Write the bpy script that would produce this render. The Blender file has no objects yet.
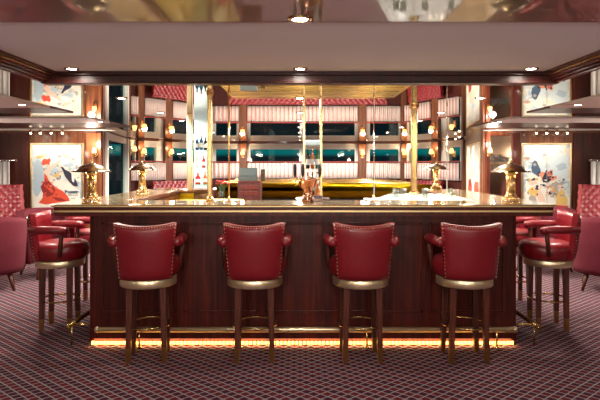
import bpy, bmesh, math, random
from mathutils import Vector, Matrix
R = random.Random(7)
sc = bpy.context.scene
COL = sc.collection
PI = math.pi
F = 540.0          # focal length in pixels of the 600 px wide frame
CZ = 1.44          # camera height
ZC = 2.05          # mirrored ceiling height

def at(px, py, s):
    return Vector(((px-300)/s, F/s, CZ+(165-py)/s))
def X(px, s): return (px-300)/s
def D(s): return F/s

# ------------------------------------------------------------------ materials
def nt(name):
    m = bpy.data.materials.new(name); m.use_nodes = True
    return m, m.node_tree.nodes, m.node_tree.links, m.node_tree.nodes['Principled BSDF']
def plain(name, col, rough=.5, metal=0, coat=0, noise=.0, nscale=20, emit=None, es=0, bump=0, sheen=0, spec=None):
    m, N, L, b = nt(name)
    b.inputs['Base Color'].default_value = (*col, 1)
    b.inputs['Roughness'].default_value = rough
    b.inputs['Metallic'].default_value = metal
    b.inputs['Coat Weight'].default_value = coat
    b.inputs['Coat Roughness'].default_value = .08
    if spec is not None: b.inputs['Specular IOR Level'].default_value = spec
    if sheen: b.inputs['Sheen Weight'].default_value = sheen
    if emit:
        b.inputs['Emission Color'].default_value = (*emit, 1); b.inputs['Emission Strength'].default_value = es
    if noise or bump:
        tc = N.new('ShaderNodeTexCoord'); n = N.new('ShaderNodeTexNoise')
        n.inputs['Scale'].default_value = nscale; n.inputs['Detail'].default_value = 4
        L.new(tc.outputs['Object'], n.inputs['Vector'])
        if noise:
            r = N.new('ShaderNodeValToRGB')
            r.color_ramp.elements[0].position = .3; r.color_ramp.elements[1].position = .7
            r.color_ramp.elements[0].color = (*[c*(1-noise) for c in col], 1)
            r.color_ramp.elements[1].color = (*[min(1, c*(1+noise)) for c in col], 1)
            L.new(n.outputs['Fac'], r.inputs['Fac']); L.new(r.outputs['Color'], b.inputs['Base Color'])
        if bump:
            bp = N.new('ShaderNodeBump'); bp.inputs['Strength'].default_value = bump; bp.inputs['Distance'].default_value = .003
            L.new(n.outputs['Fac'], bp.inputs['Height']); L.new(bp.outputs['Normal'], b.inputs['Normal'])
    return m
def wood(name, c1, c2, rough=.25, coat=.5, sx=30, sz=1.5):
    m, N, L, b = nt(name)
    tc = N.new('ShaderNodeTexCoord'); mp = N.new('ShaderNodeMapping'); n = N.new('ShaderNodeTexNoise'); r = N.new('ShaderNodeValToRGB')
    mp.inputs['Scale'].default_value = (sx, sx, sz)
    n.inputs['Scale'].default_value = 1.0; n.inputs['Detail'].default_value = 5; n.inputs['Distortion'].default_value = .6
    L.new(tc.outputs['Object'], mp.inputs['Vector']); L.new(mp.outputs['Vector'], n.inputs['Vector'])
    L.new(n.outputs['Fac'], r.inputs['Fac']); L.new(r.outputs['Color'], b.inputs['Base Color'])
    r.color_ramp.elements[0].position = .35; r.color_ramp.elements[1].position = .68
    r.color_ramp.elements[0].color = (*c1, 1); r.color_ramp.elements[1].color = (*c2, 1)
    b.inputs['Roughness'].default_value = rough; b.inputs['Coat Weight'].default_value = coat; b.inputs['Coat Roughness'].default_value = .06; b.inputs['Specular IOR Level'].default_value = .3
    return m
def polished():
    m = wood('polished_ceiling_wood', (.055, .025, .010), (.11, .052, .021), .4, .75, 1.2, 8)
    b = m.node_tree.nodes['Principled BSDF']; b.inputs['Coat Roughness'].default_value = .03; return m
def carpet():
    m, N, L, b = nt('diamond_carpet')
    tc = N.new('ShaderNodeTexCoord'); sp = N.new('ShaderNodeSeparateXYZ'); L.new(tc.outputs['Object'], sp.inputs[0])
    def mth(op, a, c=None, v=None):
        n = N.new('ShaderNodeMath'); n.operation = op
        for i, q in enumerate((a, c)):
            if q is None: continue
            if isinstance(q, (int, float)): n.inputs[i].default_value = q
            else: L.new(q, n.inputs[i])
        return n.outputs[0]
    xs = mth('DIVIDE', sp.outputs['X'], .086); ys = mth('DIVIDE', sp.outputs['Y'], .073)
    u = mth('ADD', xs, ys); v = mth('SUBTRACT', xs, ys)
    def line(q):
        f = mth('FRACT', q); return mth('ABSOLUTE', mth('SUBTRACT', f, .5))
    mx = mth('MAXIMUM', line(u), line(v))
    rp = N.new('ShaderNodeValToRGB'); L.new(mx, rp.inputs[0])
    rp.color_ramp.elements[0].position = .405; rp.color_ramp.elements[1].position = .445
    rp.color_ramp.elements[0].color = (0, 0, 0, 1); rp.color_ramp.elements[1].color = (1, 1, 1, 1)
    par = mth('MODULO', mth('ADD', mth('FLOOR', u), 1000), 2)
    nz = N.new('ShaderNodeTexNoise'); nz.inputs['Scale'].default_value = 260; L.new(tc.outputs['Object'], nz.inputs['Vector'])
    c = N.new('ShaderNodeMix'); c.data_type = 'RGBA'; L.new(par, c.inputs['Factor'])
    c.inputs['A'].default_value = (.17, .018, .028, 1); c.inputs['B'].default_value = (.09, .014, .030, 1)
    c2 = N.new('ShaderNodeMix'); c2.data_type = 'RGBA'; L.new(rp.outputs[0], c2.inputs['Factor']); L.new(c.outputs['Result'], c2.inputs['A'])
    c2.inputs['B'].default_value = (.40, .38, .41, 1)
    c3 = N.new('ShaderNodeMix'); c3.data_type = 'RGBA'; c3.blend_type = 'MULTIPLY'; c3.inputs['Factor'].default_value = .5
    L.new(c2.outputs['Result'], c3.inputs['A']); L.new(nz.outputs['Color'], c3.inputs['B'])
    L.new(c3.outputs['Result'], b.inputs['Base Color'])
    b.inputs['Roughness'].default_value = .95; b.inputs['Specular IOR Level'].default_value = .1
    return m
def emit(name, col, s):
    m, N, L, b = nt(name)
    b.inputs['Base Color'].default_value = (*col, 1); b.inputs['Emission Color'].default_value = (*col, 1); b.inputs['Emission Strength'].default_value = s
    return m
def glass(name, tint=(1, 1, 1), refl=.25, rough=.02):
    m, N, L, b = nt(name)
    t = N.new('ShaderNodeBsdfTransparent'); t.inputs[0].default_value = (*tint, 1)
    g = N.new('ShaderNodeBsdfGlossy'); g.inputs['Roughness'].default_value = rough
    mx = N.new('ShaderNodeMixShader'); mx.inputs[0].default_value = refl
    L.new(t.outputs[0], mx.inputs[1]); L.new(g.outputs[0], mx.inputs[2])
    L.new(mx.outputs[0], N['Material Output'].inputs['Surface'])
    return m

def wash():
    m, N, L, b = nt('watercolour_print')
    tc = N.new('ShaderNodeTexCoord'); n = N.new('ShaderNodeTexNoise'); n.inputs['Scale'].default_value = 4.5; n.inputs['Detail'].default_value = 6; n.inputs['Distortion'].default_value = 1.2
    r = N.new('ShaderNodeValToRGB'); L.new(tc.outputs['Object'], n.inputs['Vector']); L.new(n.outputs['Fac'], r.inputs[0]); L.new(r.outputs[0], b.inputs['Base Color'])
    e = r.color_ramp.elements; e[0].position = .36; e[0].color = (.48, .60, .66, 1); e[1].position = .50; e[1].color = (.86, .83, .74, 1)
    k = e.new(.62); k.color = (.82, .76, .62, 1); k = e.new(.72); k.color = (.80, .62, .50, 1)
    b.inputs['Roughness'].default_value = .45
    return m
M = dict(
    carpet=carpet(),
    mahog=wood('mahogany', (.036, .0045, .003), (.105, .012, .0055), .36, .12),
    beam=wood('beam_mahogany', (.016, .003, .002), (.045, .006, .004), .4, .08),
    mahog_red=wood('red_mahogany', (.09, .018, .011), (.20, .046, .024), .25, .6),
    leg=wood('walnut_leg', (.045, .009, .005), (.12, .028, .014), .45, .08, 60, 4),
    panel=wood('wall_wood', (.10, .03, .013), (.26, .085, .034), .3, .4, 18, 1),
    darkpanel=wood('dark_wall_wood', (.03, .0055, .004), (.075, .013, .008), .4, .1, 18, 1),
    pil=wood('pilaster_wood', (.085, .027, .011), (.17, .058, .025), .4, .3, 22, 1),
    mirror=plain('mirror_ceiling', (.80, .735, .645), .015, 1),
    bronze=polished(),
    etched=plain('bronze_wall_mirror', (.42, .30, .22), .12, 1),
    white=plain('white_paint', (.86, .86, .86), .7, noise=.02, nscale=3),
    wallwhite=plain('warm_white_wall', (.78, .75, .70), .6),
    brass=plain('polished_brass', (.72, .50, .22), .24, 1),
    brassd=plain('aged_brass', (.50, .34, .14), .22, 1, noise=.2, nscale=30),
    gold=plain('gold_sheet', (.40, .25, .008), .30, 1, noise=.12, nscale=6),
    goldpale=plain('pale_brass', (.72, .57, .34), .28, 1),
    leather=plain('red_leather', (.185, .0055, .011), .38, 0, .15, noise=.12, nscale=60, bump=.15),
    leatherd=plain('dark_red_leather', (.13, .005, .009), .3, 0, .35, noise=.12, nscale=60, bump=.15),
    rose=plain('rose_upholstery', (.10, .012, .020), .8, noise=.1, nscale=60, spec=.15),
    tuft=plain('tufted_red_leather', (.17, .006, .011), .36, 0, .1),
    top=plain('polished_counter', (.42, .27, .13), .10, .35, .6, noise=.25, nscale=14),
    topwood=wood('counter_wood', (.10, .036, .016), (.20, .08, .03), .14, .7, 3, 20),
    stone=plain('white_stone', (.85, .84, .80), .15, 0, .4, noise=.06, nscale=9),
    black=plain('black_plastic', (.012, .012, .014), .3),
    dark=plain('dark_recess', (.016, .009, .007), .5),
    grey=plain('grey_plastic', (.022, .028, .025), .4),
    screen=plain('register_screen', (.05, .06, .06), .1),
    footb=plain('shadow_toned_brass', (.28, .13, .045), .38, 1), lampsh=plain('dark_brass_shade', (.22, .16, .075), .2, 1),  # foot brass: colour darkened to stand in for unlit back faces
    copper=plain('polished_copper', (.62, .30, .19), .14, 1),
    curtain=plain('curtain_cloth', (.80, .70, .66), .85),
    stripe=plain('curtain_red_stripe', (.58, .24, .22), .85),
    curtw=plain('white_curtain_cloth', (.80, .78, .75), .85),
    edgebrass=plain('satin_brass', (.80, .60, .30), .42, .9),
    railbrass=plain('satin_rail_brass', (.85, .70, .45), .33, .9),
    nail=plain('nailheads', (.60, .46, .30), .35, .8),
    rod=plain('red_rail', (.34, .05, .045), .35, 0, .3),
    shade=emit('lit_shade', (1.0, .52, .19), 2.4),
    bulb=emit('bulb', (1.0, .86, .62), 18),
    down=emit('downlight_lens', (1.0, .93, .80), 45),
    led=emit('led_strip', (1.0, .58, .14), 3.2),
    caselight=emit('case_light', (.80, 1.0, .96), .3),
    glass=glass('window_glass', (.8, .95, .95), .025),
    bglass=glass('bottle_glass', (.85, .9, .85), .25),
    shelf=glass('shelf_glass', (.85, .97, .94), .3),
    chrome=plain('chrome', (.8, .8, .8), .1, 1),
    petal=plain('red_petals', (.62, .02, .02), .6), leaf=plain('green_leaf', (.06, .16, .04), .6),
    paper=plain('paper', (.85, .83, .76), .7), green=plain('green_carton', (.35, .55, .42), .5),
    liquor=plain('amber_liquor', (.45, .13, .02), .08, 0, .5), liqred=plain('red_liquor', (.50, .03, .03), .08, 0, .5),
    liqblue=plain('blue_liquor', (.03, .10, .22), .08, 0, .5), liqdark=plain('dark_bottle', (.03, .02, .012), .08, 0, .5),
    liqgreen=plain('green_bottle', (.03, .13, .05), .08, 0, .5), liqclear=plain('clear_bottle', (.7, .75, .72), .08, 0, .5),
    wash=wash(),
    pcream=plain('print_cream', (.86, .83, .74), .5), pblue=plain('print_blue', (.45, .57, .66), .5), ppale=plain('print_pale_blue', (.66, .76, .80), .5),
    pred=plain('print_red', (.72, .09, .045), .5), pdred=plain('print_dark_red', (.30, .03, .03), .5), pblack=plain('print_black', (.03, .03, .06), .5),
    pskin=plain('print_skin', (.82, .60, .48), .5), pyellow=plain('print_yellow', (.78, .52, .16), .5), pnavy=plain('print_navy', (.07, .12, .20), .5),
    porange=plain('print_orange', (.80, .30, .18), .5), pgrey=plain('print_grey', (.42, .38, .36), .5),
    aisle=plain('aisle_ceiling_paint', (.78, .72, .66), .6),
)

# ------------------------------------------------------------------ mesh helpers
def bm_new(): return bmesh.new()
def box(bm, lo, hi, mi=0, bev=0, mat=None, seg=2):
    lo = Vector(lo); hi = Vector(hi)
    t = bmesh.new(); bmesh.ops.create_cube(t, size=1)
    for v in t.verts:
        v.co = Vector([(lo[i]+hi[i])/2+v.co[i]*(hi[i]-lo[i]) for i in range(3)])
    if bev: bmesh.ops.bevel(t, geom=t.edges[:], offset=bev, segments=seg, affect='EDGES', profile=.5)
    merge(bm, t, mi, mat)
def merge(bm, t, mi=0, mat=None):
    vs = {}
    for v in t.verts: vs[v] = bm.verts.new(mat @ v.co if mat else v.co)
    for f in t.faces:
        try:
            nf = bm.faces.new([vs[v] for v in f.verts]); nf.material_index = mi; nf.smooth = f.smooth
        except ValueError: pass
    t.free()
def lathe(bm, prof, n=24, mi=0, c=(0, 0, 0), mat=None, cap=True, sx=1, sy=1, a0=0, a1=2*PI):
    full = abs(a1-a0-2*PI) < 1e-6; k = n if full else n+1
    rings = []
    for r, z in prof:
        ring = []
        for i in range(k):
            a = a0+(a1-a0)*i/n
            p = Vector((c[0]+r*sx*math.cos(a), c[1]+r*sy*math.sin(a), c[2]+z))
            ring.append(bm.verts.new(mat @ p if mat else p))
        rings.append(ring)
    for a, b in zip(rings, rings[1:]):
        for i in range(n):
            j = (i+1) % k
            f = bm.faces.new((a[i], a[j], b[j], b[i])); f.material_index = mi; f.smooth = True
    if cap and full:
        for ring, rev in ((rings[0], True), (rings[-1], False)):
            try:
                f = bm.faces.new(ring[::-1] if rev else ring); f.material_index = mi
            except ValueError: pass
def tube(bm, pts, r, n=10, mi=0, mat=None, closed=False, r2=None):
    pts = [Vector(p) for p in pts]; rings = []; m = len(pts); up = None
    for i, p in enumerate(pts):
        if closed: t = pts[(i+1) % m]-pts[i-1]
        else: t = pts[min(i+1, m-1)]-pts[max(i-1, 0)]
        t.normalize()
        if up is None: up = Vector((0, 0, 1)) if abs(t.z) < .9 else Vector((1, 0, 0))
        s = t.cross(up).normalized(); up = s.cross(t).normalized()
        rr = r if r2 is None else r+(r2-r)*i/(m-1)
        ring = []
        for k in range(n):
            a = 2*PI*k/n; q = p+(s*math.cos(a)+up*math.sin(a))*rr
            ring.append(bm.verts.new(mat @ q if mat else q))
        rings.append(ring)
    pairs = list(zip(rings, rings[1:])) + ([(rings[-1], rings[0])] if closed else [])
    for a, b in pairs:
        for i in range(n):
            j = (i+1) % n
            f = bm.faces.new((a[i], a[j], b[j], b[i])); f.material_index = mi; f.smooth = True
    if not closed:
        bm.faces.new(rings[0][::-1]).material_index = mi; bm.faces.new(rings[-1]).material_index = mi
def sphere(bm, c, r, mi=0, n=10, sz=1, mat=None):
    prof = [(max(1e-4, r*math.sin(PI*i/n)), -r*sz*math.cos(PI*i/n)) for i in range(n+1)]
    lathe(bm, prof, max(8, n), mi, c, mat, cap=True)
def prism(bm, poly, z0, z1, mi=0, mat=None, bev=0):
    t = bmesh.new()
    a = [t.verts.new((x, y, z0)) for x, y in poly]; b = [t.verts.new((x, y, z1)) for x, y in poly]
    t.faces.new(a[::-1]); t.faces.new(b); n = len(poly)
    for i in range(n): t.faces.new((a[i], a[(i+1) % n], b[(i+1) % n], b[i]))
    bmesh.ops.recalc_face_normals(t, faces=t.faces[:])
    if bev: bmesh.ops.bevel(t, geom=t.edges[:], offset=bev, segments=2, affect='EDGES', profile=.5)
    merge(bm, t, mi, mat)
def grid_solid(bm, fn, nu, nv, thick, mi=0, mat=None):
    """fn(u,v)->(point, normal); closed slab of the given thickness behind the surface"""
    fr = []; bk = []
    for i in range(nu+1):
        r1 = []; r2 = []
        for j in range(nv+1):
            p, n = fn(i/nu, j/nv); q = p-n*thick
            r1.append(bm.verts.new(mat @ p if mat else p)); r2.append(bm.verts.new(mat @ q if mat else q))
        fr.append(r1); bk.append(r2)
    fs = []
    for i in range(nu):
        for j in range(nv):
            f = bm.faces.new((fr[i][j], fr[i+1][j], fr[i+1][j+1], fr[i][j+1])); f.smooth = True; fs.append(f)
            f = bm.faces.new((bk[i][j], bk[i][j+1], bk[i+1][j+1], bk[i+1][j])); f.smooth = True; fs.append(f)
    for i in range(nu):
        fs.append(bm.faces.new((fr[i][0], bk[i][0], bk[i+1][0], fr[i+1][0]))); fs.append(bm.faces.new((fr[i][nv], fr[i+1][nv], bk[i+1][nv], bk[i][nv])))
    for j in range(nv):
        fs.append(bm.faces.new((fr[0][j], fr[0][j+1], bk[0][j+1], bk[0][j]))); fs.append(bm.faces.new((fr[nu][j], bk[nu][j], bk[nu][j+1], fr[nu][j+1])))
    for f in fs: f.material_index = mi
def obj(name, bm, mats, parent=None, loc=None, rot=0, smooth=False):
    bmesh.ops.recalc_face_normals(bm, faces=bm.faces[:])
    me = bpy.data.meshes.new(name); bm.to_mesh(me); bm.free()
    for m in (mats if isinstance(mats, (list, tuple)) else [mats]): me.materials.append(M[m] if isinstance(m, str) else m)
    o = bpy.data.objects.new(name, me); COL.objects.link(o)
    if smooth:
        for p in me.polygons: p.use_smooth = True
    if parent: o.parent = parent
    if loc is not None: o.location = loc
    if rot: o.rotation_euler = (0, 0, rot)
    return o
def thing(name, label, cat, loc=(0, 0, 0), rot=0, group=None):
    o = bpy.data.objects.new(name, None); COL.objects.link(o); o.empty_display_size = .1
    o.location = loc; o.rotation_euler = (0, 0, rot); tag(o, label, cat, group); return o
def tag(o, label, cat, group=None):
    o['label'] = label; o['category'] = cat
    if group: o['group'] = group
    return o
def struct(name, bm, mats, parent=None, label=None, cat=None):
    o = obj(name, bm, mats, parent)
    if parent is None:
        o['kind'] = 'structure'; o['label'] = label or name; o['category'] = cat or name.split('_')[0]
    return o
def copy_tree(o, parent=None):
    c = o.copy(); COL.objects.link(c); c.parent = parent
    for ch in list(o.children): copy_tree(ch, c)
    return c
def again(o, loc, rot, label, group=None):
    c = copy_tree(o); c.location = loc; c.rotation_euler = (0, 0, rot); c['label'] = label
    if group: c['group'] = group
    return c
def onebox(lo, hi, bev=0):
    bm = bm_new(); box(bm, lo, hi, 0, bev); return bm
LSCALE = 1.0
def spot(name, loc, target, power, size=110, blend=.8, rad=.05, col=(1, .92, .80)):
    l = bpy.data.lights.new(name, 'SPOT'); l.energy = power*LSCALE; l.spot_size = math.radians(size); l.spot_blend = blend
    l.shadow_soft_size = rad; l.color = col
    o = bpy.data.objects.new(name, l); COL.objects.link(o); o.location = loc
    d = Vector(target)-Vector(loc); o.rotation_euler = d.to_track_quat('-Z', 'Y').to_euler(); return o
def point(name, loc, power, rad=.04, col=(1, .75, .45)):
    l = bpy.data.lights.new(name, 'POINT'); l.energy = power*LSCALE; l.shadow_soft_size = rad; l.color = col
    o = bpy.data.objects.new(name, l); COL.objects.link(o); o.location = loc; return o

# ------------------------------------------------------------------ the room shell
SW = D(57)                                   # poster wall depth
A0 = Vector((-3.456, SW)); A1 = Vector((X(128, 43.5), D(43.5))); A2 = Vector((X(211, 37), D(37)))
B2 = Vector((X(405, 37), D(37))); B1 = Vector((X(464, 43.5), D(43.5))); B0 = Vector((X(483, 57), SW))
XL, XR = -6.0, 6.0
bm = bm_new(); box(bm, (-7, -4.2, -.1), (7, 16, 0)); struct('floor', bm, 'carpet', label='maroon carpet with a pale diamond lattice', cat='floor')

def seg_u(A, B, px):                         # distance along A>B where the camera ray of column px meets it
    k = (px-300)/F; d = (B-A)
    t = (A.x-k*A.y)/(k*d.y-d.x)
    return t*d.length
def frame_of(A, B):                          # local frame: x along the wall, y out of the room, z up
    d = (B-A).normalized(); n = Vector((d.y, -d.x)); mid = (A+B)/2
    if n.dot(Vector((0, 5))-mid) < 0: n = -n
    m = Matrix.Identity(4)
    m.col[0] = (d.x, d.y, 0, 0); m.col[1] = (-n.x, -n.y, 0, 0); m.col[2] = (0, 0, 1, 0); m.col[3] = (A.x, A.y, 0, 1)
    return m
def wall_holes(name, A, B, holes, z0, z1, mats, th=.12, low='darkpanel', label=''):
    L = (B-A).length; m = frame_of(A, B); bm = bm_new()
    u = 0
    if not holes:
        box(bm, (0, 0, 0), (L, th, 2.2), 0, 0, m)
    else:
        box(bm, (0, 0, 0), (L, th, z0), 1, 0, m); box(bm, (0, 0, z1), (L, th, 2.2), 0, 0, m)
        for a, b in sorted(holes)+[(L, L)]:
            if a-u > .005: box(bm, (u, 0, z0), (a, th, z1), 0, 0, m)
            u = b
    return struct(name, bm, mats, label=label, cat='wall')
WN = [0]
def window(A, B, u0, u1, z0, z1, fm='wallwhite', fw=.035, dp_=.015):
    WN[0] += 1; m = frame_of(A, B); bm = bm_new()
    for lo, hi in (((u0, -dp_, z0), (u0+fw, .06, z1)), ((u1-fw, -dp_, z0), (u1, .06, z1)), ((u0+fw, -.015, z0), (u1-fw, .06, z0+fw)), ((u0+fw, -.015, z1-fw), (u1-fw, .06, z1))):
        box(bm, lo, hi, 0, .004, m)
    o = struct('window_%d' % WN[0], bm, fm, label='night window in pale frame', cat='window')
    bm = bm_new(); box(bm, (u0+fw, .02, z0+fw), (u1-fw, .03, z1-fw), 0, 0, m); obj('pane', bm, 'glass', o)
TN = [0]
def trim(bm, mats, label):
    TN[0] += 1; return struct('trim_%d' % TN[0], bm, mats, label=label, cat='trim')

facets = [
    ('wall_far_left', A1, A2, [(128.8, 135.6), (143, 157), (171, 206)]),
    ('wall_far', A2, B2, [(214.5, 238), (249, 301), (303, 356), (368.5, 400)]),
    ('wall_far_right', B2, B1, [(408.5, 433), (448.5, 461.5)]),
]
ZW0, ZW1 = 1.08, 1.9
for nm, A, B, wins in facets:
    hs = []
    for a, b in wins:
        u0, u1 = sorted((seg_u(A, B, a), seg_u(A, B, b))); hs.append((u0, u1))
    wall_holes(nm, A, B, hs, ZW0, ZW1, ['wallwhite', 'darkpanel'], label='white window wall at the far end of the lounge')
    for u0, u1 in hs: window(A, B, u0, u1, ZW0, ZW1)
# side returns: left has one tall window, right is solid wood
L = (A1-A0).length
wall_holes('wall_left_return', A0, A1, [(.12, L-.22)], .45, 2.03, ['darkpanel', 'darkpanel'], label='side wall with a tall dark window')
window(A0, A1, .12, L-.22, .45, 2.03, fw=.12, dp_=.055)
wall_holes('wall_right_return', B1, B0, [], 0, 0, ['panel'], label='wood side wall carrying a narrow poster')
bm = bm_new(); box(bm, (XL-.1, SW, 0), (A0.x, SW+.12, 2.2)); struct('wall_poster_left', bm, 'panel', label='wood wall behind the left poster', cat='wall')
bm = bm_new(); box(bm, (B0.x, SW, 0), (XR+.1, SW+.12, 2.2)); struct('wall_poster_right', bm, 'panel', label='wood wall behind the right poster', cat='wall')
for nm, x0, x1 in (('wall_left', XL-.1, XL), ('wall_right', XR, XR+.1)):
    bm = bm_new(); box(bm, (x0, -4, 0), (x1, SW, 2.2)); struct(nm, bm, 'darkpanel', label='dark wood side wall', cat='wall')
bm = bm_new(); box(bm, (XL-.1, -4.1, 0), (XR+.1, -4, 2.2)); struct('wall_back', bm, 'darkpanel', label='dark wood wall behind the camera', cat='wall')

# ceiling: bronze mirror near, recessed white tray, clear mirror beyond; white aisle strips
TY0, TY1 = D(236), D(136)                    # tray near and far edges
TX = 1.90
def plate(lo, hi): return onebox(lo, hi)
bm = bm_new(); box(bm, (XL-.1, -4.1, ZC), (XR+.1, TY0, ZC+.05)); struct('ceiling', bm, 'bronze', label='bronze mirrored ceiling nearest the camera', cat='ceiling')
bm = bm_new()
box(bm, (XL-.1, TY0, ZC), (-TX, TY1, ZC+.05)); box(bm, (TX, TY0, ZC), (XR+.1, TY1, ZC+.05)); box(bm, (XL-.1, TY1, ZC), (XR+.1, 16, ZC+.05))
struct('ceiling', bm, 'mirror', label='mirrored ceiling over the bar and the far lounge', cat='ceiling')
bm = bm_new(); box(bm, (-2.2, TY0-.2, ZC+.075), (2.2, TY1+.2, ZC+.1)); struct('ceiling', bm, 'white', label='recessed white ceiling tray in front of the bar', cat='ceiling')
# mouldings round the tray
bm = bm_new(); 
box(bm, (-TX, TY1-.005, ZC-.012), (TX, TY1+.10, ZC+.08), 0, .006); box(bm, (-TX, TY1-.025, ZC+.045), (TX, TY1-.004, ZC+.08), 0, .006); box(bm, (-TX, TY1-.02, ZC-.012), (TX, TY1-.004, ZC+.004), 0, .005)
trim(bm, 'beam', 'dark red mahogany beam above the bar front')
for sg in (-1, 1):
    bm = bm_new()
    for k in range(5):
        x0 = TX-.024*(k+1); z0 = ZC+.016*k
        a, b = sorted((sg*x0, sg*(x0+.027)))
        box(bm, (a, TY0, z0-.004), (b, TY1, z0+.012), 1 if k == 3 else 0, .004)
    trim(bm, ['mahog', 'brassd'], 'stepped mahogany and brass moulding along the ceiling tray')
bm = bm_new(); box(bm, (-TX, TY0, ZC), (TX, TY0+.02, ZC+.08)); trim(bm, 'mahog', 'thin mahogany edge on the near side of the ceiling tray')
# aisle strips and dark inlays flush with the mirror, both sides
for sg in (-1, 1):
    o = 5.95
    for xi, s0, s1, mt, lab in ((2.62, 128, 95.5, 'aisle', 'white aisle ceiling panel'), (2.62, 95.5, 86.5, 'mahog', 'dark mahogany ceiling band behind the white aisle panel'),
                                (2.70, 78, 70.5, 'aisle', 'white aisle ceiling strip'), (2.70, 70.5, 62.5, 'mahog', 'dark mahogany ceiling band behind the white aisle strip'),
                                (3.2, 58.6, 57.2, 'aisle', 'white ceiling strip along the poster wall')):
        xs = sorted((sg*xi, sg*o)); bm = bm_new(); box(bm, (xs[0], D(s0), ZC-.012), (xs[1], D(s1), ZC+.01))
        struct('ceiling', bm, mt, label=lab, cat='ceiling')
# copper cornice along far facets
for nm, A, B, w in facets:
    m = frame_of(A, B); L = (B-A).length; bm = bm_new(); box(bm, (0, -.05, 2.018), (L, -.002, ZC-.003), 0, .006, m); trim(bm, 'mahog_red', 'copper brown cornice above the far windows')

# pilasters
def pilaster(A, B, p0, p1, th=.09):
    u0, u1 = sorted((seg_u(A, B, p0), seg_u(A, B, p1))); m = frame_of(A, B); bm = bm_new()
    box(bm, (u0, -th, 0), (u1, -.002, 2.017), 0, .006, m); box(bm, (u0-.015, -th-.012, .0), (u1+.015, -.003, .12), 0, .005, m)
    trim(bm, 'pil', 'brown wood pilaster between the far windows'); return m, (u0+u1)/2
pils = []
for A, B, p0, p1 in ((A1, A2, 136, 142), (A1, A2, 163, 170), (A2, B2, 239.5, 247), (A2, B2, 358, 366), (A2, B2, 400.5, 406), (B2, B1, 434.2, 441)):
    pils.append(pilaster(A, B, p0, p1))
bm = bm_new(); m = frame_of(A0, A1); L = (A1-A0).length; box(bm, (L-.22, -.06, 0), (L+.02, -.002, 2.0), 0, .006, m); trim(bm, 'pil', 'brown wood corner post beside the tall window')
m = frame_of(B1, B0); bm = bm_new(); box(bm, (.0, -.06, 0), (.26, -.002, 2.0), 0, .006, m); trim(bm, 'pil', 'brown wood corner post beside the narrow poster')
# wood posts on the poster walls
for p0, p1, mt in ((-40, 29, 'darkpanel'), (87, 102, 'panel'), (485, 488, 'mahog_red'), (512, 519, 'mahog'), (573, 640, 'darkpanel')):
    bm = bm_new(); box(bm, (X(p0, 57), SW-.05, 0), (X(p1, 57), SW-.002, 2.0), 0, .006); trim(bm, mt, 'wood facing panel on the poster wall')

# ------------------------------------------------------------------ curtains, rails, sconces, banquettes
def curtain(A, B, p0, p1, z0, z1, label, mats=('curtain', 'stripe'), group='cafe curtains', off=.10, stripe=4, pitch=.055):
    u0, u1 = sorted((seg_u(A, B, p0), seg_u(A, B, p1))); m = frame_of(A, B)
    n = max(4, int((u1-u0)/pitch*8)); bm = bm_new(); cols = []
    for i in range(n+1):
        u = u0+(u1-u0)*i/n; y = -off+.022*math.sin(2*PI*i/8)
        cols.append([bm.verts.new(m @ Vector((u, y+yy, z))) for z, yy in ((z0, 0), ((z0+z1)/2, 0), (z1, 0))]+[bm.verts.new(m @ Vector((u, y+.006, z))) for z in (z1, (z0+z1)/2, z0)])
    for i in range(n):
        for k in range(6):
            f = bm.faces.new((cols[i][k], cols[i+1][k], cols[i+1][(k+1) % 6], cols[i][(k+1) % 6])); f.smooth = True
            f.material_index = 1 if (len(mats) > 1 and i % 16 in (0, 1, 15)) else 0
    bm.faces.new(cols[0]); bm.faces.new(cols[-1][::-1])
    o = obj('curtain', bm, list(mats)); tag(o, label, 'curtain', group); return o
def rail(A, B, p0, p1, z, label, mat='rod', off=.10):
    u0, u1 = sorted((seg_u(A, B, p0), seg_u(A, B, p1))); m = frame_of(A, B); bm = bm_new()
    tube(bm, [m @ Vector((u0, -off, z)), m @ Vector((u1, -off, z))], .016, 8)
    for u in (u0, u1): sphere(bm, m @ Vector((u, -off, z)), .024, 0, 8)
    for u in (u0+.04, u1-.04): tube(bm, [m @ Vector((u, -off, z)), m @ Vector((u, -.001, z))], .008, 6)
    o = obj('curtain_rod', bm, mat); tag(o, label, 'curtain rod', 'curtain rods'); return o
bays = [(A1, A2, 128.5, 135.6, 'in the leftmost narrow window bay'), (A1, A2, 142.5, 162.6, 'behind the rear left table lamp, between two pilasters'),
        (A1, A2, 170.5, 188.5, 'left of the pale bottle case'), (A1, A2, 190, 210, 'behind the pale bottle case'), (A2, B2, 215, 239, 'left of the pilaster behind the cash register'),
        (A2, B2, 247.5, 301, 'between the cash register and the beer tower'), (A2, B2, 304, 357.5, 'just right of the beer tower'),
        (A2, B2, 366.5, 400, 'between two pilasters behind the service counter'), (B2, B1, 407.5, 433.8, 'behind the thick brass post'),
        (B2, B1, 441.5, 462, 'beside the narrow poster')]
for A, B, p0, p1, w in bays:
    curtain(A, B, p0, p1, 1.08, 1.49, 'pink striped cafe curtain '+w, group='striped cafe curtains')
    rail(A, B, p0, p1, 1.52, 'red rod of the striped curtain '+w)
Lp0, Lp1 = Vector((XL, SW-.05)), Vector((A0.x, SW-.05)); Rp0, Rp1 = Vector((B0.x, SW-.05)), Vector((XR, SW-.05))
curtain(Lp0, Lp1, -38, 13, .75, 1.50, 'white pleated curtain left of the left poster', ('curtw',), 'white side curtains', pitch=.09)
rail(Lp0, Lp1, -40, 19, 1.52, 'thin rod of the white curtain left of the left poster', 'chrome')
curtain(Rp0, Rp1, 588, 638, .75, 1.50, 'white pleated curtain right of the right poster', ('curtw',), 'white side curtains', pitch=.09)
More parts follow.
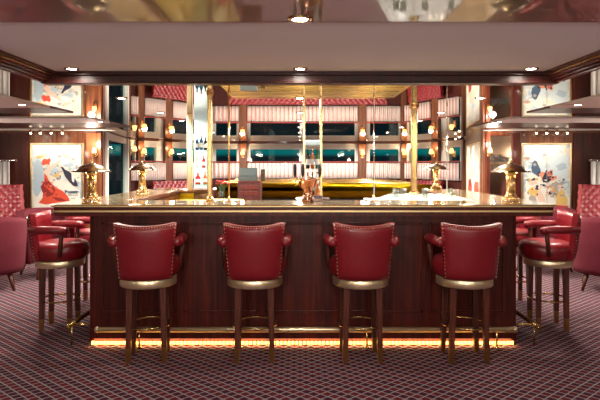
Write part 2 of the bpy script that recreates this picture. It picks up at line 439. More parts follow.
rail(Rp0, Rp1, 587, 640, 1.52, 'thin rod of the white curtain right of the right poster', 'chrome')

# wall sconces on the pilasters
def make_sconce(label):
    t = thing('wall_sconce', label, 'wall lamp', group='lit wall sconces')
    bm = bm_new(); box(bm, (-.035, -.02, -.08), (.035, 0, .08), 0, .006); obj('backplate', bm, 'brass', t)
    bm = bm_new(); tube(bm, [(0, -.01, -.04), (0, -.07, -.07), (0, -.10, -.04), (0, -.10, .0)], .009, 8); lathe(bm, [(.012, -.02), (.03, .0), (.03, .008), (.01, .012)], 12, 0, (0, -.10, .0)); obj('arm', bm, 'brass', t)
    bm = bm_new(); lathe(bm, [(.056, .02), (.054, .05), (.044, .10), (.030, .135), (.026, .135), (.04, .10), (.050, .05), (.052, .02)], 16, 0, (0, -.10, 0), cap=False); obj('shade', bm, 'shade', t)
    return t
sc0 = None
for (m, u), w in zip(pils, ('on the pilaster left of the rear left table lamp', 'on the pilaster right of the rear left table lamp', 'on the pilaster above the cash register',
                            'on the first pilaster right of the beer tower', 'on the pilaster behind the right brass post', 'on the pilaster above the rear right table lamp')):
    p = m @ Vector((u, -.09, 1.70)); lab = 'lit brass sconce '+w; rz = math.atan2(m.col[0][1], m.col[0][0])
    if sc0 is None: sc0 = make_sconce(lab); sc0.location = p; sc0.rotation_euler = (0, 0, rz); s_ = sc0
    else: s_ = again(sc0, p, rz, lab)
    if m.col[1][1] < 0: s_.rotation_euler = (0, 0, rz+PI)
    q = m @ Vector((u, -.2, 1.82)); point('sconce_light', q, 14, .05)
m = frame_of(B2, B1); u = seg_u(B2, B1, 456)
s_ = again(sc0, m @ Vector((u, -.03, 1.70)), math.atan2(m.col[0][1], m.col[0][0]), 'lit brass sconce in front of the window nearest the narrow poster')
m = frame_of(A0, A1)
s_ = again(sc0, m @ Vector(((A1-A0).length-.1, -.06, 1.74)), math.atan2(m.col[0][1], m.col[0][0]), 'lit brass sconce on the corner post beside the tall window')
s_ = again(sc0, (X(487.5, 57), SW-.05, 1.64), 0, 'lit brass sconce left of the bronze wall mirror'); s_.scale = (.7, .7, .7)
s_ = again(sc0, (X(97, 57), SW-.05, 1.64), 0, 'lit brass sconce above the front left table lamp'); s_.scale = (.7, .7, .7)
for px in (487.5, 97): point('sconce_light', (X(px, 57), SW-.25, 1.80), 22, .05, (1, .85, .66))

# sconces added out of view on side and back walls to brighten the ceiling
for sg, w in ((-1, 'left'), (1, 'right')):
    for y, ww in ((-1.5, 'behind the camera'), (1.5, 'beside the open carpet'), (4.2, 'level with the bar front'), (7.0, 'near the poster wall')):
        again(sc0, (sg*(XR-.002), y, 1.62), -sg*PI/2, 'added fill sconce on the %s side wall, %s' % (w, ww), 'added side wall sconces')
        point('sconce_light', (sg*(XR-.2), y, 1.75), 34 if y < 0 else 14, .08, (1, .84, .66))  # added fill, set at the made-up side wall sconces
for x, ww in ((-3, 'left'), (0, 'middle'), (3, 'right')):
    again(sc0, (x, -3.998, 1.62), PI, '%s added fill sconce on the wall behind the camera' % ww, 'added back wall sconces')
    point('sconce_light', (x, -3.8, 1.75), 70, .08, (1, .84, .66))  # added fill from behind the camera
for x in (-.9, .9): point('added_fill', (x, -.4, 1.45), 85, .15, (1, .94, .88))  # added fill without a fitting, brightens the white ceiling tray
for sg in (-1, 1): point('added_fill', (sg*4.75, 7.25, 1.0), 36, .12, (1, .93, .82))  # added fill out of frame, brightens the white aisle strips
# tufted banquettes under the far windows
def tuft_fn(L, z0, z1, lean, du=.14, dv=.14, dep=.035):
    nu = max(1, round(L/du)); nv = max(1, round((z1-z0)/dv))
    def fn(u, v):
        a, b = u*nu, v*nv
        h = dep*math.sqrt(abs(math.sin(PI*(a+b)/1)*math.sin(PI*(a-b)/1)))
        return Vector((u*L, -lean*(1-v)-h, z0+(z1-z0)*v)), Vector((0, -1, 0))
    return fn, nu, nv
def banquette(A, B, label, off=.16):
    L = (B-A).length; m = frame_of(A, B)
    t = thing('banquette', label, 'bench', m @ Vector((0, -off, 0)), 0, 'red tufted banquettes'); t.rotation_euler = m.to_euler()
    i = .52; W = L-2*i
    fn, nu, nv = tuft_fn(W, .44, 1.05, .08); bm = bm_new(); grid_solid(bm, fn, nu*6, nv*6, .08, 0, Matrix.Translation((i, -.06, 0))); obj('backrest', bm, 'tuft', t)
    bm = bm_new(); box(bm, (i, -.60, .30), (i+W, -.12, .45), 0, .04); obj('seat', bm, 'tuft', t)
    bm = bm_new(); box(bm, (i, -.56, 0), (i+W, -.02, .30)); obj('base', bm, 'mahog', t)
banquette(A1, A2, 'red tufted banquette under the far left windows')
banquette(A2, B2, 'red tufted banquette under the middle far windows, behind the gold back counter')
banquette(B2, B1, 'red tufted banquette under the far right windows')

# ------------------------------------------------------------------ posters
def poster(name, label, m, w, z0, z1, shapes, frame_mat='goldpale', fw=.03, bg='wash'):
    t = thing('framed_poster', label, 'poster', m @ Vector((0, 0, 0))); t.rotation_euler = m.to_euler()
    bm = bm_new()
    for lo, hi in (((0, -.03, z0), (fw, 0, z1)), ((w-fw, -.03, z0), (w, 0, z1)), ((fw, -.03, z0), (w-fw, 0, z0+fw)), ((fw, -.03, z1-fw), (w-fw, 0, z1))): box(bm, lo, hi, 0, .005)
    obj('frame', bm, frame_mat, t)
    bm = bm_new(); mats = [bg]; box(bm, (fw, -.014, z0+fw), (w-fw, -.002, z1-fw))
    iw = w-2*fw; ih = z1-z0-2*fw; k = 0
    for mt, pts in shapes:
        if mt not in mats: mats.append(mt)
        k += 1; y = -.0145-.00008*k
        P = [(fw+iw*a, z0+fw+ih*b) for a, b in pts]
        fr = [bm.verts.new((x, y, z)) for x, z in P]; f = bm.faces.new(fr); f.material_index = mats.index(mt)
    obj('print', bm, mats, t); return t
def blob(cx, cy, rx, ry, n=14, seed=1, j=.18):
    r = random.Random(seed); return [(cx+rx*(1+r.uniform(-j, j))*math.cos(2*PI*i/n), cy+ry*(1+r.uniform(-j, j))*math.sin(2*PI*i/n)) for i in range(n)]
def I(x, z, w, h, x0=0, z0=0): return (x0+x*w, z0+z*h)
# left: px 31..84, visible y 143..205 (z 1.83..0.62) ; fractions (0,0) bottom-left
def scatter(seed, n, box_, cols, rx=(.012, .05), ry=(.008, .03)):
    r = random.Random(seed); out = []
    for k in range(n):
        cx, cy = r.uniform(box_[0], box_[2]), r.uniform(box_[1], box_[3])
        out.append((r.choice(cols), blob(cx, cy, r.uniform(*rx), r.uniform(*ry), 9, seed*100+k, .4)))
    return out
mL = Matrix.Translation((X(31, 57), SW-.003, 0))
fy = lambda y: ((CZ+(165-y)/57)-.62)/(1.826-.62)
fx = lambda x: (x-31)/53.0
def Q(pts): return [(fx(a), fy(b)) for a, b in pts]
shapesL = [
    ('pblue', Q([(33, 165), (36, 158), (40, 160), (43, 168), (44, 180), (41, 192), (36, 198), (33, 194)])), ('pblue', blob(fx(55), fy(171), .10, .07, seed=31, j=.3)), ('pblue', blob(fx(70), fy(164), .12, .035, seed=32, j=.3)),
    ('ppale', blob(fx(63), fy(160), .16, .05, seed=33, j=.3)), ('pcream', Q([(46, 184), (54, 178), (64, 182), (74, 186), (82, 192), (82, 208), (33, 210), (33, 203)])),
    ('pyellow', blob(fx(58), fy(175), .05, .03, seed=3, j=.35)), ('pgrey', blob(fx(60), fy(178), .03, .02, seed=34, j=.3)),
    ('pskin', Q([(43, 171), (47, 168), (53, 164), (60, 158.5), (62, 158), (62.5, 159.5), (55, 166.5), (50, 171), (49, 175), (51, 180), (46, 182)])),
    ('pskin', blob(fx(48), fy(165), .045, .028, seed=5)), ('pred', Q([(41, 163), (42, 159.5), (44, 157.5), (47, 158.5), (50, 157), (51, 160), (49.5, 162), (50, 164), (46, 163.5), (43, 165)])), ('pyellow', blob(fx(39), fy(156), .07, .02, seed=35, j=.4)),
    ('pred', Q([(44, 173), (47, 176), (48.5, 180), (52, 184), (57, 188), (64, 192), (69, 197), (71.5, 202), (62, 203.5), (52, 205), (45, 206), (38, 204), (42, 199), (43, 192), (41, 186), (44, 181)])),
    ('pdred', Q([(40, 187), (44, 182), (49, 181), (53, 186), (56, 191), (53, 196), (47, 198), (42, 193)])), ('pred', Q([(45, 187), (49, 184), (54, 192), (52, 194), (48, 190)])), ('pdred', Q([(52, 198), (62, 199), (68, 202), (58, 202)])),
    ('pblack', Q([(61.5, 166), (64, 166.5), (66, 169), (71, 171.5), (76, 176), (79, 183), (80, 186.5), (77, 187), (74, 185.5), (70, 181), (66, 176), (64, 171)])), ('pcream', Q([(73, 172), (75.5, 171), (76.5, 178), (75.5, 183), (73.5, 181)])), ('pskin', blob(fx(74), fy(169.5), .025, .018, seed=36)),
    ('pgrey', Q([(69, 195.5), (72, 195), (74, 196), (80, 195.4), (80, 196.4), (70, 196.6)])), ('pgrey', Q([(72, 199), (77, 198.6), (77, 199.6), (72, 199.8)])),
]
sh0 = scatter(3, 60, (.05, .35, .95, .85), ['pblue', 'ppale', 'pgrey', 'pskin', 'ppale', 'pcream'], (.02, .08), (.01, .035))
shapesL = sh0 + shapesL + scatter(5, 14, (.22, .18, .5, .5), ['pred', 'pdred', 'porange'], (.01, .035), (.008, .02)) + scatter(6, 16, (.42, .45, .62, .62), ['pyellow', 'pgrey', 'pskin', 'pnavy'], (.01, .03), (.008, .016))
pl_ = poster('p', 'large framed poster of a woman in a red dress on the left wall', mL, 53/57, .62, 1.826, shapesL)
def lettering(txt, size, mat, parent, loc):
    cu = bpy.data.curves.new('lettering', 'FONT'); cu.body = txt; cu.size = size; cu.extrude = .001; cu.offset = .004; cu.align_x = 'CENTER'
    to = bpy.data.objects.new('lettering_curve', cu); COL.objects.link(to)
    bpy.context.view_layer.update(); me = bpy.data.meshes.new_from_object(to.evaluated_get(bpy.context.evaluated_depsgraph_get()))
    bpy.data.objects.remove(to); me.materials.append(M[mat])
    o = bpy.data.objects.new('lettering', me); COL.objects.link(o); o.parent = parent; o.location = loc; o.rotation_euler = (PI/2, 0, 0)
lettering('Pauzetta', .072, 'pnavy', pl_, ((72.5-31)/57, -.026, CZ+(165-193)/57))
mR = Matrix.Translation((X(521, 57), SW-.003, 0)); fx = lambda x: (x-521)/50.0
shapesR = [
    ('ppale', Q([(548, 163), (556, 156), (569, 153), (569, 178), (560, 182), (553, 176)])), ('pblue', blob(fx(562), fy(166), .11, .06, seed=21, j=.35)), ('ppale', blob(fx(540), fy(170), .22, .05, seed=22, j=.3)),
    ('pcream', Q([(524, 178), (530, 174), (537, 175), (545, 182), (552, 188), (556, 208), (524, 208)])),
    ('pnavy', Q([(529.5, 167), (531, 162), (533, 159.5), (535.5, 160.5), (537, 164), (539.5, 169), (540, 174), (537.5, 177), (534, 174.5), (530.5, 172)])), ('pgrey', blob(fx(533.3), fy(164), .035, .022, seed=6)), ('pblack', blob(fx(538), fy(173), .03, .02, seed=24)),
    ('porange', Q([(537.5, 174), (541, 171.5), (545, 172), (550, 175), (553, 177), (556, 175), (557.5, 178), (553, 180.5), (547, 181), (541, 179)])), ('pblack', Q([(541, 179), (543, 175), (545, 171), (546.5, 174), (549, 178), (551, 180), (547, 183), (542, 182.5)])),
    ('pskin', blob(fx(531), fy(183), .10, .035, seed=9, j=.3)), ('pblack', blob(fx(526.5), fy(180), .045, .02, seed=10, j=.3)), ('pskin', Q([(533, 186), (538, 189), (543, 197), (546, 206), (539, 206), (535, 196)])),
    ('pyellow', Q([(525, 192), (529, 188), (533, 187.5), (536, 191), (537, 196), (534, 199), (529, 197)])), ('pgrey', Q([(527, 198), (531, 195), (535, 200), (536, 204), (531, 206), (527, 203)])),
    ('pgrey', blob(fx(555), fy(186), .11, .05, seed=25, j=.3)), ('pgrey', Q([(549, 192), (553, 188), (558, 190), (560, 196), (555, 199), (550, 197)])), ('pskin', blob(fx(561), fy(187), .06, .03, seed=26)), ('pblack', blob(fx(549.5), fy(194), .04, .022, seed=12, j=.35)),
    ('pyellow', Q([(557, 197), (559.5, 191.5), (562, 189.5), (565, 194), (568, 199), (568, 206), (556, 206)])), ('pred', Q([(542, 209), (552, 206), (569, 207), (569, 212), (542, 212)])), ('porange', blob(fx(525.5), fy(157), .03, .025, seed=13, j=.4)), ('pgrey', Q([(546, 145), (546.6, 145), (546.6, 205), (546, 205)])),
]
sh0 = scatter(13, 70, (.05, .25, .95, .85), ['pblue', 'ppale', 'ppale', 'pgrey', 'pcream', 'pskin'], (.02, .09), (.012, .04))
shapesR = sh0 + shapesR + scatter(15, 30, (.1, .22, .5, .5), ['pskin', 'pgrey', 'pblack', 'pyellow', 'pcream'], (.012, .04), (.008, .022)) + scatter(16, 26, (.5, .2, .9, .5), ['pgrey', 'pyellow', 'pskin', 'pnavy', 'porange'], (.012, .045), (.008, .025)) + scatter(17, 10, (.32, .5, .66, .62), ['porange', 'pblack', 'pred'], (.01, .035), (.008, .018))
poster('p', 'large framed poster of tumbling figures on the right wall', mR, 50/57, .62, 1.826, shapesR)
m = frame_of(B1, B0); u0, u1 = sorted((seg_u(B1, B0, 467.5), seg_u(B1, B0, 481.3))); u0 = max(u0, .3)
Mn = m @ Matrix.Translation((u0, -.003, 0)); w = u1-u0
shapesN = [('pskin', [(.12, .42), (.3, .62), (.5, .68), (.72, .6), (.9, .42), (.85, .2), (.15, .2)]), ('pred', [(.08, .22), (.2, .42), (.4, .36), (.5, .24), (.66, .40), (.9, .40), (.94, .2), (.5, .16)]),
           ('pdred', blob(.28, .36, .12, .07, seed=3)), ('pblue', blob(.55, .72, .09, .05, seed=4)), ('pcream', [(.42, .2), (.5, .45), (.6, .45), (.58, .2)])]
poster('p', 'narrow tall poster with red figures on the right side wall', Mn, w, .62, 1.86, shapesN)

# bronze mirror with lettering
t = thing('wall_mirror', 'bronze wall mirror with dark lettering, between the narrow poster and the right poster', 'mirror', (X(488, 57), SW-.003, 0))
w = 24/57
bm = bm_new()
for lo, hi in (((0, -.025, .8), (.02, 0, 1.97)), ((w-.02, -.025, .8), (w, 0, 1.97)), ((.02, -.025, .8), (w-.02, 0, .82)), ((.02, -.025, 1.95), (w-.02, 0, 1.97))): box(bm, lo, hi, 0, .004)
obj('frame', bm, 'mahog_red', t); bm = bm_new(); box(bm, (.02, -.012, .82), (w-.02, -.001, 1.95)); obj('mirror_glass', bm, 'etched', t)
lettering('Baltor', .135, 'black', t, (w/2, -.0145, CZ+(165-161.5)/57)); bpy.data.objects['lettering.001'].scale = (1, 1.3, 1)

# picture spotlights above posters
def make_pspot(label):
    t = thing('picture_spotlight', label, 'spotlight', group='small spotlights over the posters')
    bm = bm_new(); lathe(bm, [(.022, -.05), (.022, 0)], 12); obj('housing', bm, 'brass', t)
    bm = bm_new(); sphere(bm, (0, 0, -.05), .02, 0, 8); obj('bulb', bm, 'bulb', t); return t
ps = None; names = ['first', 'second', 'third', 'fourth']
for xs, w in (((38, 47.5, 58, 69), 'left poster'), ((530, 540, 550, 560), 'right poster')):
    for i, px in enumerate(xs):
        p = (X(px, 57), SW-.26, ZC-.012); lab = '%s small spotlight from the left above the large %s' % (names[i], w)
        if ps is None: ps = make_pspot(lab); ps.location = p
        else: again(ps, p, 0, lab)
        if i % 2 == 0: spot('picture_light', (p[0], p[1]-.1, ZC-.09), (p[0]+.08, SW, 1.45), 13, 110, 1, .03, (1, .92, .78))
m = frame_of(B1, B0)
for k in (0, 1):
    p = m @ Vector((u0+.3+.8*k, -.28, ZC)); again(ps, p, 0, ('first' if k else 'second')+' small spotlight from the camera side above the narrow poster')
    spot('picture_light', p-Vector((0, 0, .09)), m @ Vector((u0+.3+.8*k, 0, 1.3)), 13, 110, 1, .03, (1, .92, .78))

# ------------------------------------------------------------------ ceiling downlights
def make_down(label):
    t = thing('ceiling_downlight', label, 'ceiling light', group='round ceiling downlights')
    bm = bm_new(); lathe(bm, [(.034, -.006), (.05, -.006), (.052, 0), (.034, 0)], 20, cap=False); obj('ring', bm, 'brass', t)
    bm = bm_new(); lathe(bm, [(.001, -.004), (.034, -.004), (.034, -.001), (.001, -.001)], 20); obj('lens', bm, 'down', t); return t
dn = None; rows = ['front', 'second', 'third', 'fourth', 'fifth', 'sixth', 'added rearmost']
cols3 = [(-1.62, 'left'), (.0, 'middle'), (1.64, 'right')]
spots_ = []
for x, w in cols3:
    spots_.append((x, D(141), ZC+.075, '%s downlight in the white ceiling tray above the bar front' % w, 12))
    for i, s in enumerate((110, 86, 73, 62, 53.5, 47, 41)):  # last row is added to brighten the far curtains
        spots_.append((x, D(s), ZC, '%s downlight of the %s row in the mirrored ceiling' % (w, rows[i]), 150))
spots_.append((0, D(238)-.02, ZC, 'middle downlight at the near edge of the white ceiling tray', 50))
for sg, w in ((-1, 'left'), (1, 'right')):
    spots_.append((sg*2.75, D(101), ZC-.012, 'downlight in the white aisle ceiling on the '+w, 60))
    spots_.append((sg*2.75, D(72.5), ZC-.012, 'downlight in the second white aisle strip on the '+w, 80))
for x, y, z, lab, pw in spots_:
    if dn is None: dn = make_down(lab); dn.location = (x, y, z)
    else: again(dn, (x, y, z), 0, lab)
    spot('downlight', (x, y, z-.03), (x, y+.001, 0), pw, 176, .35, .05)
# added unseen downlights, behind and above the camera, to light stools and carpet
for x in (-2.2, 0, 2.2):
    for y in (.9, -.9):
        again(dn, (x, y, ZC), 0, 'added ceiling downlight above the open carpet, as fill on the stools', 'added downlights above the open carpet')
        spot('downlight', (x, y, ZC-.03), (x*.8, y+1.6, 0), 34, 150, 1, .12, (1, .88, .76))

# ------------------------------------------------------------------ the bar
BX0, BX1 = X(88, 125), X(518, 125); BY = D(125)
TX0, TX1, TYF = -1.905, 1.96, D(132)
BYR = 6.7
bar = thing('bar_counter', 'long mahogany bar counter with brass edged top and brass foot rail', 'bar', (0, BY, 0)); o0 = Vector((0, BY, 0))
T = Matrix.Translation(-o0)
def ring_poly(xo0, xo1, y0, xi0, xi1, yi, yr): return [(xo0, y0), (xo1, y0), (xo1, yr), (xi1, yr), (xi1, yi), (xi0, yi), (xi0, yr), (xo0, yr)]
def chamfer_poly(xo0, xo1, y0, xi0, xi1, yi, yr, c): return [(xo0, y0+c), (xo0+c*.3, y0+c*.3), (xo0+c, y0), (xo1-c, y0), (xo1-c*.3, y0+c*.3), (xo1, y0+c), (xo1, yr), (xi1, yr), (xi1, yi), (xi0, yi), (xi0, yr), (xo0, yr)]
bm = bm_new(); prism(bm, chamfer_poly(BX0, BX1, BY, BX0+.22, BX1-.22, BY+.25, BYR, .04), .06, 1.08, 0, T); obj('body', bm, 'mahog', bar)
bm = bm_new(); prism(bm, chamfer_poly(BX0-.012, BX1+.012, BY-.012, BX0+.05, BX1-.05, BY+.06, BYR, .07), .036, .125, 0, T); prism(bm, chamfer_poly(BX0+.05, BX1-.05, BY+.05, BX0+.2, BX1-.2, BY+.2, BYR, .05), 0, .04, 0, T); obj('plinth', bm, 'mahog', bar)
# raised panel mouldings on the front
bm = bm_new(); n = 5; w = (BX1-BX0-.16)/n
for k in range(n):
    x0 = BX0+.08+w*k+.03; x1 = x0+w-.06
    for lo, hi in (((x0, BY-.012, .26), (x0+.018, BY+.004, .98)), ((x1-.018, BY-.012, .26), (x1, BY+.004, .98)), ((x0, BY-.012, .26), (x1, BY+.004, .278)), ((x0, BY-.012, .962), (x1, BY+.004, .98))): box(bm, lo, hi, 0, .004, T)
obj('panel_moulding', bm, 'mahog', bar)
# LED strip in the toe recess
bm = bm_new(); nseg = 110
for k in range(nseg):
    x = BX0+.03+(BX1-BX0-.06)*k/nseg; box(bm, (x, BY-.008, .006), (x+.022, BY+.012, .032), 0, 0, T)
obj('led_strip', bm, 'led', bar)
l = bpy.data.lights.new('led_light', 'AREA'); l.shape = 'RECTANGLE'; l.size = BX1-BX0-.1; l.size_y = .03; l.energy = 8; l.color = (1, .66, .26)
lo_ = bpy.data.objects.new('led_light', l); COL.objects.link(lo_); lo_.location = ((BX0+BX1)/2, BY-.02, .05); lo_.rotation_euler = (math.radians(25), 0, 0)
# top: slab, brass top edge, brass lower edge
bm = bm_new(); prism(bm, chamfer_poly(TX0, TX1, TYF, -1.48, 1.52, D(118), BYR, .05), 1.128, 1.14, 0, T, .003); obj('countertop', bm, 'top', bar)
bm = bm_new(); prism(bm, chamfer_poly(TX0+.012, TX1-.012, TYF+.012, -1.46, 1.50, D(118)-.01, BYR, .05), 1.095, 1.129, 0, T); obj('dark_edge', bm, 'mahog', bar)
bm = bm_new(); prism(bm, chamfer_poly(TX0+.006, TX1-.006, TYF+.006, TX0+.06, TX1-.06, TYF+.06, BYR, .05), 1.080, 1.096, 0, T, .003); obj('brass_edge', bm, 'edgebrass', bar)
bm = bm_new(); prism(bm, chamfer_poly(TX0-.003, TX1+.003, TYF-.003, TX0+.05, TX1-.05, TYF+.05, BYR, .05), 1.121, 1.1295, 0, T, .002); obj('brass_lip', bm, 'edgebrass', bar)
bm = bm_new(); prism(bm, ring_poly(TX0+.03, TX1-.03, TYF+.03, BX0+.1, BX1-.1, BY+.1, BYR), 1.05, 1.081, 0, T); obj('under_panel', bm, 'mahog', bar)
# foot rail
ry, rz_ = 4.258, .142
bm = bm_new(); xr0, xr1 = X(97, 127), X(515, 127)
tube(bm, [(xr0, ry, rz_), (xr1, ry, rz_)], .021, 14, 0, T); sphere(bm, (xr0, ry, rz_), .024, 0, 10, 1, T); sphere(bm, (xr1, ry, rz_), .024, 0, 10, 1, T); obj('foot_rail', bm, 'railbrass', bar)
for px in (139, 240, 367, 497):
    bm = bm_new(); x = X(px, 127); tube(bm, [(x, ry, rz_), (x, ry, .0)], .008, 8, 0, T); tube(bm, [(x, ry, rz_), (x, BY+.01, rz_)], .01, 8, 0, T); lathe(bm, [(.022, 0), (.02, .008), (.01, .012)], 12, 0, (x, ry, 0), T); obj('rail_bracket', bm, 'brass', bar)
for sg, xx, bx in ((-1, BX0-.13, BX0), (1, BX1+.13, BX1)):
    bm = bm_new(); tube(bm, [(xx, D(127), .165), (xx, 6.4, .165)], .017, 14, 0, T); sphere(bm, (xx, D(127), .165), .02, 0, 10, 1, T); obj('side_foot_rail', bm, 'brassd', bar)
    for y in (D(125), 5.2, 6.2):
        bm = bm_new(); tube(bm, [(xx, y, .165), (xx, y, 0)], .008, 8, 0, T); tube(bm, [(xx, y, .165), (bx, y, .165)], .01, 8, 0, T); obj('rail_bracket', bm, 'brass', bar)
# rear returns of the bar
bm = bm_new(); yb = D(82); box(bm, (-1.84, yb, 1.10), (-1.09, yb+.45, 1.14), 0, .008, T); box(bm, (-1.70, yb+.03, .06), (-1.12, yb+.42, 1.10), 0, 0, T); obj('return_counter', bm, 'topwood', bar)
bm = bm_new(); box(bm, (-1.52, yb+.008, .86), (-1.30, yb+.028, 1.09), 0, .004, T); obj('gold_apron', bm, 'gold', bar)

t = thing('work_counter', 'low gold topped work counter inside the left arm of the bar', 'counter', (-1.2, 5.9, 0))
bm = bm_new(); box(bm, (-.27, -.55, 0), (.5, .6, 1.0)); obj('cabinet', bm, 'mahog', t)
bm = bm_new(); box(bm, (-.28, -.6, 1.0), (.52, .65, 1.03), 0, .008); obj('worktop', bm, 'gold', t)
t = thing('service_counter', 'white stone topped service counter inside the right arm of the bar', 'counter', (1.0, 5.2, 0))
bm = bm_new(); prism(bm, [(-.38, -.56), (.50, -.56), (.50, .5), (-.02, .5)], 0, 1.10); obj('cabinet', bm, 'mahog', t)
bm = bm_new(); prism(bm, [(-.42, -.60), (.51, -.60), (.51, .55), (-.05, .55)], 1.10, 1.134, 0, None, .006); obj('worktop', bm, 'stone', t)

# gold back counter
t = thing('back_counter', 'wide gold fronted back counter before the far windows', 'counter', (0, D(53), 0))
x0, x1, dp = X(217, 53), X(400, 53), D(43.2)-D(53)
bm = bm_new(); box(bm, (x0, .10, 0), (x1, dp-.05, .80)); obj('cabinet', bm, 'dark', t)
bm = bm_new()
prof = [(0.05, .80), (.015, .86), (0, .95), (0, 1.02), (.02, 1.07), (.06, 1.098), (.12, 1.10)]
pa = [bm.verts.new((x0, y, z)) for y, z in prof]; pb = [bm.verts.new((x1, y, z)) for y, z in prof]
pc = [bm.verts.new((x1+.45, y-1.3 if y < .1 else y-1.25, z)) for y, z in prof]
for a, b in ((pa, pb), (pb, pc)):
    for i in range(len(prof)-1): f = bm.faces.new((a[i], b[i], b[i+1], a[i+1])); f.smooth = True
bmesh.ops.solidify(bm, geom=bm.faces[:], thickness=.02)
obj('gold_front', bm, 'gold', t)
bm = bm_new(); box(bm, (x0, .10, 1.075), (x1+.3, dp, 1.10), 0, .006); obj('worktop', bm, 'gold', t)
bm = bm_new()
for yy in (.6, 1.2, 1.8, 2.4): box(bm, (x0+.05, yy, 1.10), (x1+.2, yy+.05, 1.112), 0, .004)
obj('drip_bar', bm, 'brassd', t)

# ------------------------------------------------------------------ table lamps on the bar
def make_lamp(label):
    t = thing('table_lamp', label, 'table lamp', group='brass table lamps on the bar')
    bm = bm_new(); lathe(bm, [(.07, 0), (.07, .008), (.062, .012)], 24)
    for k in range(12):
        a = 2*PI*k/12; tube(bm, [(.06*math.cos(a), .06*math.sin(a), .01), (.06*math.cos(a), .06*math.sin(a), .035)], .005, 6)
    lathe(bm, [(.066, .034), (.068, .038), (.066, .042), (.045, .042), (.045, .034)], 24); obj('base', bm, 'brass', t)
    bm = bm_new(); n = 20; pr = [(.045, .04), (.045, .06), (.036, .066), (.036, .072), (.040, .078), (.029, .084), (.029, .225), (.044, .232), (.044, .245), (.02, .25)]
    lathe(bm, pr, 24)
    for k in range(12):
        a = 2*PI*k/12; tube(bm, [(.030*math.cos(a), .030*math.sin(a), .088), (.030*math.cos(a), .030*math.sin(a), .222)], .004, 6)
    obj('column', bm, 'brass', t)
    bm = bm_new(); lathe(bm, [(.152, .252), (.144, .249), (.132, .258), (.110, .277), (.08, .293), (.045, .305), (.012, .316), (.012, .311), (.044, .300), (.078, .288), (.107, .272), (.128, .254), (.144, .244), (.152, .247)], 32, cap=False); obj('lamp_shade', bm, 'lampsh', t)
    bm = bm_new(); lathe(bm, [(.004, .30), (.012, .318), (.006, .325), (.011, .336), (.002, .35)], 12); obj('finial', bm, 'brass', t)
    bm = bm_new(); sphere(bm, (0, 0, .272), .02, 0, 10); obj('bulb', bm, 'bulb', t)
    return t
lp = [(-1.64, D(127), 'brass dome table lamp at the front left end of the bar'), (1.66, D(127), 'brass dome table lamp at the front right end of the bar'),
      (-1.64, D(96), 'brass dome table lamp further back on the left arm of the bar'), (1.64, D(83), 'brass dome table lamp further back on the right arm of the bar')]
lm = make_lamp(lp[0][2]); lm.location = (lp[0][0], lp[0][1], 1.14)
for x, y, lab in lp[1:]: again(lm, (x, y, 1.14), .2, lab)
for x, y, lab in lp:
    for dx, dy in ((.07, 0), (-.07, 0)): point('lamp_light', (x+dx, y+dy, 1.14+.25), .8, .02)

# ------------------------------------------------------------------ posts, cases and things on the bar
def pole(name, label, x, y, z0, z1, w, mat='brass', square=True):
    t = thing(name, label, 'post', (x, y, z0))
    bm = bm_new()
    if square: box(bm, (-w/2, -w/2, .03), (w/2, w/2, z1-z0-.02), 0, w*.18)
    else: lathe(bm, [(w/2, .02), (w/2, z1-z0-.02)], 14)
    obj('shaft', bm, mat, t)
    bm = bm_new(); lathe(bm, [(w*.9, 0), (w*.9, .012), (w*.65, .035)], 16); obj('foot', bm, 'brass', t)
    bm = bm_new(); lathe(bm, [(w*.65, z1-z0-.03), (w*.85, z1-z0-.008), (w*.85, z1-z0)], 16); obj('collar', bm, 'brass', t); return t
pole('brass_post', 'thick brass ceiling post rising from the right arm of the bar', X(414, 97), D(97), 1.134, ZC, .062, 'brassd')
pole('brass_rod', 'thin brass rod left of the cash register, from bar to ceiling', X(229.5, 118), D(118)-.03, 1.14, ZC, .014, 'brass', False)
pole('brass_rod', 'thin pale rod at the left edge of the service counter, from counter to ceiling', X(374, 112), D(112), 1.134, ZC, .010, 'chrome', False)
pole('brass_rod', 'thin pale rod beside the rear right table lamp, from counter to ceiling', X(447, 100), D(100), 1.134, ZC, .009, 'chrome', False)

def make_bottle(label, body='liqdark', h=.28, r=.036, cap='brass', lab_m='paper'):
    t = thing('bottle', label, 'bottle', group='bottles behind the bar')
    bm = bm_new(); lathe(bm, [(r*.9, 0), (r, .01), (r, h*.58), (r*.75, h*.68), (r*.36, h*.76), (r*.34, h*.94)], 14); obj('body', bm, body, t)
    bm = bm_new(); lathe(bm, [(r*1.02, h*.18), (r*1.02, h*.46)], 14, cap=False); obj('paper_label', bm, lab_m, t)
    bm = bm_new(); lathe(bm, [(r*.42, h*.92), (r*.42, h)], 12); obj('cap', bm, cap, t); return t
